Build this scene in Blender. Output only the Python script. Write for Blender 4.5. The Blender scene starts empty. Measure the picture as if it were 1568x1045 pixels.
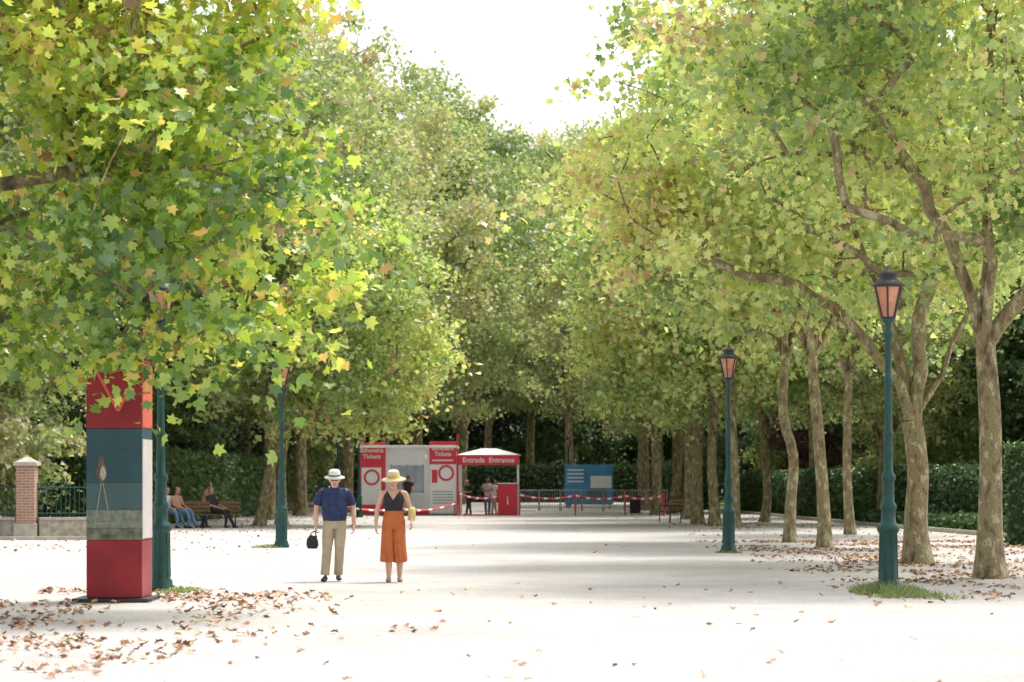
import bpy, bmesh, math, random
import numpy as np
from mathutils import Vector, Matrix, noise
from mathutils.bvhtree import BVHTree
rad=math.radians
random.seed(5)
scene=bpy.context.scene
COL=scene.collection

# ------------------------------------------------------------------ materials
def nt(m):
    m.use_nodes=True
    return m.node_tree.nodes, m.node_tree.links
def mat(name,c,rough=.7,var=.12,scale=8.0,metal=0.0,bump=0.0,detail=6.0,spec=.4,stretch=None):
    m=bpy.data.materials.new(name); N,L=nt(m)
    b=N['Principled BSDF']; b.inputs['Roughness'].default_value=rough; b.inputs['Metallic'].default_value=metal
    b.inputs['Specular IOR Level'].default_value=spec
    tc=N.new('ShaderNodeTexCoord'); n=N.new('ShaderNodeTexNoise'); n.inputs['Scale'].default_value=scale; n.inputs['Detail'].default_value=detail
    if stretch:
        mp=N.new('ShaderNodeMapping'); mp.inputs['Scale'].default_value=stretch
        L.new(tc.outputs['Object'],mp.inputs['Vector']); L.new(mp.outputs[0],n.inputs['Vector'])
    else: L.new(tc.outputs['Object'],n.inputs['Vector'])
    r=N.new('ShaderNodeValToRGB'); r.color_ramp.elements[0].position=.3; r.color_ramp.elements[1].position=.7
    r.color_ramp.elements[0].color=(*[max(0,x*(1-var)) for x in c],1); r.color_ramp.elements[1].color=(*[min(1,x*(1+var)) for x in c],1)
    L.new(n.outputs['Fac'],r.inputs[0]); L.new(r.outputs[0],b.inputs['Base Color'])
    if bump>0:
        bp=N.new('ShaderNodeBump'); bp.inputs['Strength'].default_value=bump; bp.inputs['Distance'].default_value=.02
        L.new(n.outputs['Fac'],bp.inputs['Height']); L.new(bp.outputs[0],b.inputs['Normal'])
    return m
def leafmat(name,stops,trans=.45,valvar=.25,tboost=(1.3,1.35,.85)):
    m=bpy.data.materials.new(name); N,L=nt(m)
    for n in list(N):
        if n.type!='OUTPUT_MATERIAL': N.remove(n)
    out=[n for n in N if n.type=='OUTPUT_MATERIAL'][0]
    a=N.new('ShaderNodeAttribute'); a.attribute_name='tint'
    oi=N.new('ShaderNodeObjectInfo')
    ad=N.new('ShaderNodeMath'); ad.operation='MULTIPLY_ADD'; L.new(oi.outputs['Random'],ad.inputs[0]); ad.inputs[1].default_value=valvar; 
    L.new(a.outputs['Fac'],ad.inputs[2])
    sb=N.new('ShaderNodeMath'); sb.operation='SUBTRACT'; L.new(ad.outputs[0],sb.inputs[0]); sb.inputs[1].default_value=valvar*.5
    r=N.new('ShaderNodeValToRGB'); cr=r.color_ramp
    while len(cr.elements)<len(stops): cr.elements.new(.5)
    for e,(p,c) in zip(cr.elements,stops): e.position=p; e.color=(*c,1)
    L.new(sb.outputs[0],r.inputs[0])
    d=N.new('ShaderNodeBsdfDiffuse'); L.new(r.outputs[0],d.inputs[0])
    mu=N.new('ShaderNodeMix'); mu.data_type='RGBA'; mu.blend_type='MULTIPLY'; mu.inputs[0].default_value=1
    L.new(r.outputs[0],mu.inputs[6]); mu.inputs[7].default_value=(*tboost,1); mu.clamp_result=False
    t=N.new('ShaderNodeBsdfTranslucent'); L.new(mu.outputs[2],t.inputs[0])
    g=N.new('ShaderNodeBsdfGlossy'); g.inputs['Roughness'].default_value=.45; g.inputs[0].default_value=(1,1,1,1)
    m1=N.new('ShaderNodeMixShader'); m1.inputs[0].default_value=trans; L.new(d.outputs[0],m1.inputs[1]); L.new(t.outputs[0],m1.inputs[2])
    m2=N.new('ShaderNodeMixShader'); m2.inputs[0].default_value=.07; L.new(m1.outputs[0],m2.inputs[1]); L.new(g.outputs[0],m2.inputs[2])
    L.new(m2.outputs[0],out.inputs[0])
    return m
S_near=[(0,(.06,.14,.025)),(.3,(.16,.28,.045)),(.55,(.37,.48,.07)),(.78,(.66,.66,.12)),(.92,(.58,.38,.12)),(1,(.30,.15,.07))]
S_yel=[(0,(.12,.21,.065)),(.3,(.28,.38,.12)),(.55,(.47,.54,.19)),(.78,(.66,.65,.25)),(.92,(.58,.43,.25)),(1,(.36,.22,.14))]
S_far=[(0,(.10,.17,.06)),(.35,(.21,.29,.11)),(.6,(.35,.41,.17)),(.82,(.50,.48,.25)),(1,(.45,.35,.23))]  # lifted and desaturated: distance haze is painted into the far leaf colours
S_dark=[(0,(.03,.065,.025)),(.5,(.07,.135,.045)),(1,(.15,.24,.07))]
M_leaf_near=leafmat('leaf_green_yellow',S_near,.5,0)
M_leaf_yel=leafmat('leaf_yellow_green',S_yel,.5,.1)
M_leaf_far=leafmat('leaf_avenue_hazed',S_far,.45,.4)
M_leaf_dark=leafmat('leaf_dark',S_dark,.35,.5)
M_leaf_hedge=leafmat('leaf_hedge',[(0,(.025,.07,.02)),(.5,(.055,.125,.035)),(1,(.13,.23,.06))],.3,.1)
M_leaf_purple=leafmat('leaf_purple',[(0,(.11,.05,.06)),(.5,(.2,.09,.10)),(1,(.28,.16,.12))],.35,.1)
M_litter=leafmat('leaf_dry',[(0,(.12,.055,.028)),(.4,(.28,.13,.055)),(.75,(.42,.23,.10)),(1,(.5,.38,.12))],.15,0,(1,1,1))
M_grass=leafmat('grass_blades',[(0,(.08,.14,.03)),(.5,(.17,.24,.06)),(1,(.38,.36,.15))],.35,0)

def barkmat():
    m=bpy.data.materials.new('plane_bark'); N,L=nt(m); b=N['Principled BSDF']; b.inputs['Roughness'].default_value=.9
    tc=N.new('ShaderNodeTexCoord'); mp=N.new('ShaderNodeMapping'); mp.inputs['Scale'].default_value=(1,1,.5); L.new(tc.outputs['Object'],mp.inputs[0])
    n=N.new('ShaderNodeTexNoise'); n.inputs['Scale'].default_value=7; n.inputs['Detail'].default_value=8; n.inputs['Roughness'].default_value=.6; L.new(mp.outputs[0],n.inputs[0])
    r=N.new('ShaderNodeValToRGB')
    st=[(.34,(.10,.072,.042)),(.44,(.19,.145,.08)),(.50,(.30,.24,.125)),(.54,(.18,.15,.075)),(.60,(.48,.42,.26)),(.68,(.28,.25,.13))]
    while len(r.color_ramp.elements)<6: r.color_ramp.elements.new(.5)
    for e,(p,c) in zip(r.color_ramp.elements,st): e.position=p; e.color=(*c,1)
    L.new(n.outputs['Fac'],r.inputs[0]); L.new(r.outputs[0],b.inputs['Base Color'])
    n2=N.new('ShaderNodeTexNoise'); n2.inputs['Scale'].default_value=22; n2.inputs['Detail'].default_value=6; L.new(mp.outputs[0],n2.inputs[0])
    bp=N.new('ShaderNodeBump'); bp.inputs['Strength'].default_value=.7; bp.inputs['Distance'].default_value=.03; L.new(n2.outputs['Fac'],bp.inputs['Height']); L.new(bp.outputs[0],b.inputs['Normal'])
    return m
M_bark=barkmat()
M_green=mat('cast_iron_green',(.009,.058,.048),.4,.25,6,0,.1)
M_red=mat('red_panel',(.68,.045,.075),.5,.06,3)
M_white=mat('white_panel',(.84,.84,.84),.5,.03,3)
M_grey=mat('grey_metal',(.35,.36,.37),.4,.1,5,.6)
M_dark=mat('dark_metal',(.03,.03,.035),.5,.2,5)
M_glass=mat('window_glass',(.34,.40,.44),.1,.2,2,0,0,2,.8)
M_wood=mat('bench_wood',(.20,.11,.06),.6,.3,9,0,.2,6,.3,(1,8,8))
M_stone=mat('stone_light',(.42,.38,.32),.85,.2,5,0,.4)
M_stonewall=mat('stone_wall',(.36,.32,.26),.9,.3,7,0,.5)

# ------------------------------------------------------------------ object helpers
def empty(name,loc=(0,0,0),rz=0):
    e=bpy.data.objects.new(name,None); e.location=loc; e.rotation_euler=(0,0,rz); e.empty_display_size=.3; COL.objects.link(e); return e
def link(name,me,parent=None,mats=None,loc=(0,0,0)):
    o=bpy.data.objects.new(name,me); o.location=loc
    if mats:
        for m in mats: me.materials.append(m)
    COL.objects.link(o)
    if parent: o.parent=parent
    return o
def mesh_np(name,co,faces_k,k):
    me=bpy.data.meshes.new(name)
    co=np.asarray(co,dtype=np.float32); f=np.asarray(faces_k,dtype=np.int32).ravel()
    me.vertices.add(len(co)); me.vertices.foreach_set('co',co.ravel())
    me.loops.add(len(f)); me.loops.foreach_set('vertex_index',f)
    nf=len(f)//k
    me.polygons.add(nf); me.polygons.foreach_set('loop_start',np.arange(0,nf*k,k,dtype=np.int32))
    me.update(calc_edges=True)
    return me
def box(name,x0,x1,y0,y1,z0,z1,m,parent=None,bevel=.01):
    bm=bmesh.new(); bmesh.ops.create_cube(bm,size=1)
    for v in bm.verts:
        v.co=Vector(((x0+x1)/2+v.co.x*(x1-x0),(y0+y1)/2+v.co.y*(y1-y0),(z0+z1)/2+v.co.z*(z1-z0)))
    if bevel>0:
        bv=min(bevel,(x1-x0)*.3,(y1-y0)*.3,(z1-z0)*.3)
        bmesh.ops.bevel(bm,geom=list(bm.edges),offset=bv,segments=2,profile=.6,affect='EDGES')
    me=bpy.data.meshes.new(name); bm.to_mesh(me); bm.free()
    return link(name,me,parent,[m])
def lathe(name,prof,m,parent=None,n=20,loc=(0,0,0),smooth=True,rot=0,caps=True):
    co=[];f=[]
    for r,z in prof:
        for i in range(n):
            a=2*math.pi*i/n+rot; co.append((r*math.cos(a),r*math.sin(a),z))
    for j in range(len(prof)-1):
        for i in range(n):
            f.append((j*n+i,j*n+(i+1)%n,(j+1)*n+(i+1)%n,(j+1)*n+i))
    if caps: f+=[tuple(range(n))[::-1],tuple(range((len(prof)-1)*n,len(prof)*n))]
    me=bpy.data.meshes.new(name); me.from_pydata(co,[],f); me.update()
    if smooth:
        me.polygons.foreach_set('use_smooth',[True]*len(me.polygons))
    o=link(name,me,parent,[m],loc)
    return o
def rods(name,segs,m,parent=None,n=6):
    co=[];f=[]
    for a,b,r in segs:
        a=Vector(a);b=Vector(b);t=(b-a).normalized(); s=t.cross(Vector((0,0,1)))
        if s.length<.01: s=Vector((1,0,0))
        s.normalize(); u=t.cross(s); o=len(co)
        for p in (a,b):
            for i in range(n):
                an=2*math.pi*i/n; co.append(p+s*r*math.cos(an)+u*r*math.sin(an))
        for i in range(n): f.append((o+i,o+(i+1)%n,o+n+(i+1)%n,o+n+i))
        f.append(tuple(range(o,o+n))); f.append(tuple(range(o+n,o+2*n)))
    me=bpy.data.meshes.new(name); me.from_pydata([tuple(c) for c in co],[],f); me.update()
    return link(name,me,parent,[m])
def text(name,s,size,loc,m,parent=None,rot=(math.pi/2,0,0),align='CENTER',bold=.0):
    cu=bpy.data.curves.new(name,'FONT'); cu.body=s; cu.size=size; cu.align_x=align; cu.extrude=.004; cu.offset=bold
    o=bpy.data.objects.new(name,cu); COL.objects.link(o); o.location=loc; o.rotation_euler=rot; cu.materials.append(m)
    if parent: o.parent=parent
    return o

# ------------------------------------------------------------------ leaves
oA=[(0,0),(.25,-.08),(.52,.16),(.33,.32),(.56,.62),(.2,.62),(0,1),(-.2,.62),(-.56,.62),(-.33,.32),(-.52,.16),(-.25,-.08)]
TA_v=np.array([(0,.35,0)]+[(x,y-.0,abs(x)*.22-.12*y*y) for x,y in oA]); TA_f=[(0,i+1,(i+1)%12+1) for i in range(12)]
oB=[(0,0),(.5,.22),(.3,.6),(0,1),(-.3,.6),(-.5,.22)]
TB_v=np.array([(x,y,abs(x)*.3-.1*y*y) for x,y in oB]); TB_f=[(0,1,2,3),(0,3,4,5)]
def leaves_mesh(name,pos,size,tint,tmpl,rng,up=.6,droop=.5,curl=0):
    V,F=(TA_v,TA_f) if tmpl=='A' else (TB_v,TB_f); k=len(F[0])
    N=len(pos)
    n=rng.normal(size=(N,3)); n/=np.linalg.norm(n,axis=1)[:,None]; n[:,2]+=up; n/=np.linalg.norm(n,axis=1)[:,None]
    a=rng.normal(size=(N,3)); a[:,2]-=droop; a-=n*np.sum(a*n,axis=1)[:,None]; a/=np.linalg.norm(a,axis=1)[:,None]
    b=np.cross(n,a)
    sz=size*rng.uniform(.5,1.35,N)
    cz=np.ones(N) if not curl else rng.uniform(1,1+curl,N)
    co=pos[:,None,:]+sz[:,None,None]*(V[None,:,0:1]*b[:,None,:]+V[None,:,1:2]*a[:,None,:]+V[None,:,2:3]*cz[:,None,None]*n[:,None,:])
    K=len(V)
    f=(np.array(F)[None,:,:]+(np.arange(N)*K)[:,None,None])
    me=mesh_np(name,co.reshape(-1,3),f.reshape(-1,k),k)
    at=me.attributes.new('tint','FLOAT','POINT'); at.data.foreach_set('value',np.repeat(tint,K).astype(np.float32))
    return me

# ------------------------------------------------------------------ trees
def tubes_mesh(name,chains,nodes,rads,sides):
    co=[];f=[]
    for ch,s in zip(chains,sides):
        if len(ch)<2: continue
        o=len(co); P=[nodes[i] for i in ch]; RR=[rads[i] for i in ch]
        RR=list(RR)
        if s<10: RR[0]=min(RR[0],RR[1]*1.35)
        prev=None
        for i,p in enumerate(P):
            t=(P[min(i+1,len(P)-1)]-P[max(i-1,0)]); t=t/ (np.linalg.norm(t)+1e-9)
            if prev is None:
                ref=np.array((1.,0,0)) if abs(t[0])<.8 else np.array((0,1.,0))
            else: ref=prev
            u=ref-t*np.dot(ref,t); u/=np.linalg.norm(u)+1e-9; v=np.cross(t,u); prev=u
            for j in range(s):
                an=2*math.pi*j/s; rr=RR[i]
                if s>=10: rr*=1+.07*math.sin(3*an+i*.5)+.05*math.sin(5*an+1+i*.3)
                co.append(p+u*math.cos(an)*rr+v*math.sin(an)*rr)
        for i in range(len(P)-1):
            for j in range(s):
                f.append((o+i*s+j,o+i*s+(j+1)%s,o+(i+1)*s+(j+1)%s,o+(i+1)*s+j))
    me=mesh_np(name,np.array(co),np.array(f),4)
    me.polygons.foreach_set('use_smooth',[True]*len(me.polygons))
    return me
def crv(pts,step=.35):
    P=[np.array(p,float) for p in pts]; out=[]
    P=[2*P[0]-P[1]]+P+[2*P[-1]-P[-2]]
    for i in range(1,len(P)-2):
        p0,p1,p2,p3=P[i-1:i+3]; n=max(1,int(np.linalg.norm(p2-p1)/step))
        for j in range(n):
            t=j/n; out.append(.5*((2*p1)+(-p0+p2)*t+(2*p0-5*p1+4*p2-p3)*t*t+(-p0+3*p1-3*p2+p3)*t**3))
    out.append(P[-2]); return out
def tree_data(name,seed,trunk,tr,limbs,blobs,ncl,nleaf,lsize,tmpl,tip=.012,sig=.55,gap=-.12,tmean=.45,step=.5,leafup=.6,gscale=.45,tvar=.12,spray=0):
    rng=np.random.default_rng(seed)
    nodes=[];parent=[];chains=[];sides=[]
    tp=crv(trunk,.3); ids=[]
    for i,p in enumerate(tp):
        nodes.append(p); parent.append(i-1); ids.append(i)
    chains.append(ids); sides.append(12); nt_=len(tp)
    allowed=[nt_-1]
    for pts in limbs:
        q=crv([tp[-1]]+[np.array(p,float) for p in pts],step); ch=[nt_-1]; pa=nt_-1
        for p in q[1:]:
            nodes.append(p+rng.normal(size=3)*.03); parent.append(pa); pa=len(nodes)-1; ch.append(pa); allowed.append(pa)
        chains.append(ch); sides.append(7)
    W=np.array([b[3]*b[4]*b[5]*(b[6] if len(b)>6 else 1) for b in blobs]); W/=W.sum()
    C=[];off=Vector((seed*3.1,seed*1.7,0)); tries=0
    while len(C)<ncl and tries<ncl*40:
        tries+=1
        b=blobs[rng.choice(len(blobs),p=W)]
        d=rng.normal(size=3); d/=np.linalg.norm(d); r=rng.random()**(1/2.6)
        # ragged outline: the reach of the crown varies with direction
        r*=1+.16*noise.noise(Vector(d)*2.2+off)
        p=np.array(b[:3])+d*r*np.array(b[3:6])
        if noise.noise(Vector(p)*gscale+off)<gap: continue
        C.append(p)
    C=np.array(C); c0=tp[-1]
    C=C[np.argsort(np.linalg.norm(C-c0,axis=1))]
    A=[np.array(nodes[i]) for i in allowed]; AI=list(allowed); LD=[]
    for c in C:
        AA=np.array(A); dv=c-AA; d=np.linalg.norm(dv,axis=1)
        cost=d+.7*np.maximum(0,-dv[:,2])
        k=int(np.argmin(cost)); pi=AI[k]; p0=A[k]; dd=d[k]
        n=max(2,int(dd/step)); mid=p0+(c-p0)*.5+np.array((0,0,.10*dd))+rng.normal(size=3)*.08*dd
        ch=[pi]; pa=pi
        for j in range(1,n+1):
            t=j/n; p=(1-t)**2*p0+2*t*(1-t)*mid+t*t*c+ (rng.normal(size=3)*.03 if j<n else 0)
            nodes.append(p); parent.append(pa); pa=len(nodes)-1; ch.append(pa); A.append(p); AI.append(pa)
        chains.append(ch); sides.append(5); v=c-mid; LD.append(v/(np.linalg.norm(v)+1e-6))
    LD=np.array(LD)
    w=np.zeros(len(nodes))
    for ch in chains[1+len(limbs):]: w[ch[-1]]+=1
    for i in range(len(nodes)-1,0,-1):
        if parent[i]>=0: w[parent[i]]+=w[i]
    rr=tip*np.maximum(w,1)**.5
    rr=np.minimum(rr,tr[1]*.8)
    ln=len(tp)
    for i in range(ln):
        t=i/(ln-1); z=tp[i][2]
        rr[i]=tr[0]*(1-t)+tr[1]*t+tr[0]*.55*math.exp(-max(z,0)/.22)
    br=tubes_mesh(name+'_wood',chains,nodes,rr,sides)
    br.materials.append(M_bark)
    per=nleaf//len(C)
    ct=np.array([noise.noise(Vector(c)*.35+off) for c in C])*.5+rng.normal(size=len(C))*.07
    cs=rng.uniform(.65,1.35,len(C))
    idx=np.repeat(np.arange(len(C)),per)
    g=rng.normal(size=(len(idx),3))*np.array((1,1,.5))*sig*cs[idx][:,None]
    if spray:  # leaves strung along the outgoing twig direction
        g=g*.75+LD[idx]*(rng.uniform(-.6,1.5,len(idx))*sig*spray)[:,None]
    g[:,2]-=.25*(g[:,0]**2+g[:,1]**2)/max(sig,.2)*.5
    pos=C[idx]+g
    tint=np.clip(tmean+ct[idx]+rng.normal(size=len(idx))*tvar,0,1)
    br_=rng.random(len(idx))<.03; tint[br_]=rng.uniform(.85,1,br_.sum())
    lf=leaves_mesh(name+'_leaves',pos,lsize,tint,tmpl,rng,leafup)
    return br,lf
def place(name,data,lm,loc,rz=0,s=(1,1,1)):
    e=empty(name,loc,rz); e.scale=s
    o=link('trunk_and_limbs',data[0],e); 
    l=bpy.data.objects.new('foliage',data[1]); COL.objects.link(l); l.parent=e
    if not data[1].materials: data[1].materials.append(lm)
    elif data[1].materials[0]!=lm:
        l.material_slots[0].link='OBJECT'; l.material_slots[0].material=lm
    return e
def rel(b,loc): return (b[0]-loc[0],b[1]-loc[1])+tuple(b[2:])

# near left tree, branches hang over the square
L0=(-9.8,29.5)
bl=[rel(b,L0) for b in [(-4.3,28.2,4.9,2.6,2.6,2.0),(-5.2,28.5,7.4,2.8,3,2.2),(-3.6,28.8,7.9,1.6,2,1.7),(-4.5,27.2,3.1,.85,1.0,.95,.9),(-5.8,27.5,3.7,1.0,1.2,.8,.7),(-2.9,28.2,3.6,1.2,1.4,.95,1.2),(-4.5,28.6,4.4,.9,.9,.8,2.2),(-9,30,8.5,4,4.5,4,.3)]]
lim=[[(1.5,-.3,4.3),(3.5,-.8,5.0),(5.5,-1.2,5.2),(7.3,-1.3,4.9)],[(1.2,.3,4.8),(3,.2,6.3),(5,-.3,7.4)],[(-.5,1,5.5),(-1,2,8)],[(.5,-1,5),(2,-2,5),(4,-2.2,4.4),(5.6,-2.3,3.6)],[(.3,.2,5.5),(.8,.5,9)]]
d=tree_data('plane_tree_a',11,[(0,0,-.1),(0,0,1.5),(.1,0,3.4)],(.27,.22),lim,bl,570,29000,.138,'A',.009,.33,-.04,.46,.35,.6,.85,.17,1.0)
place('plane_tree',d,M_leaf_near,(*L0,0))
LA=(7.5,38)
bl=[rel(b,LA) for b in [(7.6,38,9.0,5.0,4.5,4.3),(5.0,37.5,9.0,2.6,3,2.4),(9.5,37.5,5.8,2.0,2,1.2,.7)]]
lim=[[(-.35,0,4.6),(-.9,-.1,5.8),(-2.2,-.3,8)],[(.5,0,4.4),(1.2,0,5.6),(2.4,0,8)],[(.05,.3,5.0),(.1,.5,9)],[(-.1,-.5,4.9),(-.4,-1.5,7.2)]]
d=tree_data('plane_tree_b',12,[(0.02,0,-.1),(0,0,.8),(.02,0,2.4),(-.05,0,3.7)],(.20,.155),lim,bl,440,28000,.138,'A',.0095,.42,.02,.52,.4,.6,.65,.16,.9)
place('plane_tree',d,M_leaf_yel,(*LA,0))
LB=(7.5,45)
bl=[rel(b,LB) for b in [(6.8,46,9.2,4.8,4.8,4.6),(2.9,45,6.7,2.2,2.4,1.5,1.3),(4.8,44.5,5.7,2.0,2,1.0)]]
lim=[[(-.35,0,3.3),(-1.0,0,4.2),(-1.9,-.1,5.0),(-3.6,-.2,5.5),(-5.3,0,6.4)],[(.1,0,3.6),(.05,0,4.5),(.6,.2,6.5),(.5,.3,9)],[(.5,.2,3.5),(1.2,.3,5),(2.6,.5,7.5)],[(-.3,.3,4.0),(-1.2,.4,6.6),(-2,.4,9)]]
d=tree_data('plane_tree_c',13,[(.05,0,-.1),(0,0,.8),(.05,0,1.8),(-.05,0,2.65)],(.22,.19),lim,bl,460,30000,.142,'A',.0098,.42,.02,.52,.4,.6,.65,.16,.9)
place('plane_tree',d,M_leaf_yel,(*LB,0))
def midtree(seed,loc,trunk,tr,H,Rr,cx,zb,lm,n=320,nl=23000,ls=.165,tm=.5,extra=[]):
    top=trunk[-1]; rn=random.Random(seed); lim=[]
    for i in range(5):
        a=i*1.257+rn.random()*.6; sp=rn.uniform(.35,.6)*Rr
        lim.append([(top[0]+math.cos(a)*sp*.25,top[1]+math.sin(a)*sp*.25,top[2]+1.2),(top[0]+cx*.5+math.cos(a)*sp*.7,top[1]+math.sin(a)*sp*.7,(top[2]+H)*.5),(top[0]+cx+math.cos(a)*sp,math.sin(a)*sp,H*.8)])
    bl=[(cx,0,(H+zb)/2,Rr,Rr,(H-zb)/2)]+extra
    d=tree_data('plane_tree_m%d'%seed,seed,trunk,tr,lim,bl,n,nl,ls,'B',.012,.5,.02,tm,.6,.6,.55,.14,.8)
    return place('plane_tree',d,lm,(loc[0],loc[1],0))
midtree(21,(7.2,56),[(0.05,0,-.1),(0,0,1),(-.1,0,2.6),(-.25,0,4.4)],(.15,.12),12,4.4,-.4,4.9,M_leaf_yel,tm=.50)
midtree(22,(7.0,61),[(0,0,-.1),(.02,0,1),(.1,0,2.2),(-.15,0,3.2),(-.1,0,4.6)],(.14,.11),13,4.2,-1.0,4.6,M_leaf_yel,tm=.48)
midtree(23,(7.4,81),[(0,0,-.1),(0,0,2),(-.1,0,4.6)],(.22,.18),15,4.8,.2,4.4,M_leaf_yel,340,24000,.19,.46)
midtree(24,(7.0,84),[(.05,0,-.1),(-.05,0,2),(.05,0,4.6)],(.18,.15),12.5,3.8,-1.6,4.0,M_leaf_yel,260,17000,.19,.48)
midtree(25,(6.75,88),[(0,0,-.1),(0,0,2),(.1,0,4.2)],(.2,.16),12,4,-1.2,4.0,M_leaf_yel,260,17000,.19,.45)
midtree(28,(7.75,118),[(0,0,-.1),(.15,0,1),(.45,0,2.8),(.6,0,4.2)],(.2,.16),13,4,.2,4.2,M_leaf_yel,240,15000,.21,.45)
midtree(29,(9.8,70),[(0,0,-.1),(-.1,0,1.6),(-.05,0,4.4)],(.14,.11),12,3.6,.6,4.8,M_leaf_yel,220,14000,.19,.42)
midtree(30,(9.6,92),[(0,0,-.1),(.1,0,1.4),(-.1,0,4.2)],(.17,.13),12,3.4,.3,4.6,M_leaf_yel,200,13000,.2,.42)
midtree(26,(-8.8,84),[(0,0,-.1),(.2,0,1),(.55,0,2.6),(.8,0,4)],(.19,.15),12,4.6,2.0,2.9,M_leaf_yel,320,23000,.19,.40,extra=[(4.4,0,5.6,2.2,2.4,2.6)])
midtree(27,(-8.4,88),[(0,0,-.1),(.0,0,2),(.3,0,4)],(.2,.15),17,5.2,-.2,4,M_leaf_far,320,25000,.2,.5)

def variant(seed,H,Rr,zf,zb,ncl=320,nl=42000,ls=.21,tm=.5,wide_top=True,tr=(.32,.25),gap=.0,up=.6,sig=.66):
    rn=random.Random(seed); lim=[]
    for i in range(6):
        a=i*1.05+rn.random()*.5; sp=rn.uniform(.4,.7)*Rr
        lim.append([(math.cos(a)*sp*.18,math.sin(a)*sp*.18,zf+1.5),(math.cos(a)*sp*.6,math.sin(a)*sp*.6,zf+(H-zf)*.4),(math.cos(a)*sp,math.sin(a)*sp,zf+(H-zf)*.8)])
    bl=[(0,0,(H+zb)/2,Rr,Rr,(H-zb)/2)]
    if wide_top:
        for i in range(5):
            a=rn.random()*6.28; bl.append((math.cos(a)*Rr*.55,math.sin(a)*Rr*.55,H*rn.uniform(.6,.85),Rr*.45,Rr*.45,H*.14,1.3))
    return tree_data('tree_v%d'%seed,seed,[(0,0,-.2),(.05,0,zf*.4),(.1,.05,zf)],tr,lim,bl,ncl,nl,ls,'B',.018,sig,gap,tm,.8,up,.36,.13,.6)
V=[variant(31,22,6.3,4.5,5),variant(32,23,6.0,5,4.6),variant(33,21,6.6,4,4.8)]
W=[variant(41,13,5.5,1.5,.3,220,26000,.26,.45,True,(.25,.2),-.25),variant(42,15,5.0,1.5,.2,220,26000,.26,.5,True,(.25,.2),-.25)]
def T(v,x,y,s,lm=None,nm='plane_tree',sz=None,rz=None):
    place(nm,v,lm or M_leaf_far,(x,y,0),rz if rz is not None else random.random()*6.28,(s,s,sz or s))
for i,(x,y,s,sz) in enumerate([(-9.8,98,.86,.98),(-9.6,110,.92,1.0),(-8.4,123,1.1,1.1),(-7.4,137,1.18,1.14),(-6.0,153,1.28,1.22),(-3.6,171,1.28,1.3),(-14.5,95,1.,1.),(-15.5,112,1.,1.02),(-15,135,1.1,1.1),(-14,160,1.2,1.2),(-17,78,.8,.75)]):
    T(V[i%3],x,y,s,sz=sz)
for i,(x,y,s,sz) in enumerate([(7.3,100,.70,.74),(6.8,113,.82,.84),(8.4,123,.85,.88),(7.4,134,.88,.95),(8.0,148,.9,1.02),(9,166,.95,1.08),(13,104,.8,.8),(14.5,124,.9,.9),(15,142,1,1),(17,163,1,1.1),(13.5,88,.7,.7)]):
    T(V[(i+1)%3],x,y,s,sz=sz)
for i,(x,y,s,sz) in enumerate([(-2,196,1.2,1.32),(4.5,192,1.2,1.34),(-9,200,1.2,1.2),(12,198,1.2,1.2),(1.5,208,1.3,1.42)]):
    T(V[i%3],x,y,s,M_leaf_far,sz=sz)
for i in range(11):
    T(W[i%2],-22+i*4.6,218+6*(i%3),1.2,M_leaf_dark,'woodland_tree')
rn=random.Random(9)
for sgn in (-1,1):
    for j in range(11):
        for k in range(2):
            y=92+j*12+rn.uniform(-3,3); x=sgn*(19+k*8+rn.uniform(-1.5,1.5)) 
            if sgn<0: x+=1
            else: x+=1.5
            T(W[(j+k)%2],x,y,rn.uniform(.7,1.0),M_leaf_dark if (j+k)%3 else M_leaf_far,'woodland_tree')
for (x,y,s,m) in [(-16.5,74,.62,M_leaf_far),(-20,82,.8,M_leaf_dark),(-15.5,90,.55,M_leaf_dark),(-14.5,100,.5,M_leaf_dark),(21,80,.8,M_leaf_dark),(22,90,.9,M_leaf_dark),(20,70,.7,M_leaf_dark),(15.6,122,.5,M_leaf_purple),(17.5,104,.5,M_leaf_far),(-22,70,.9,M_leaf_dark)]:
    T(W[0 if s<.7 else 1],x,y,s,m,'garden_tree')

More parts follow.
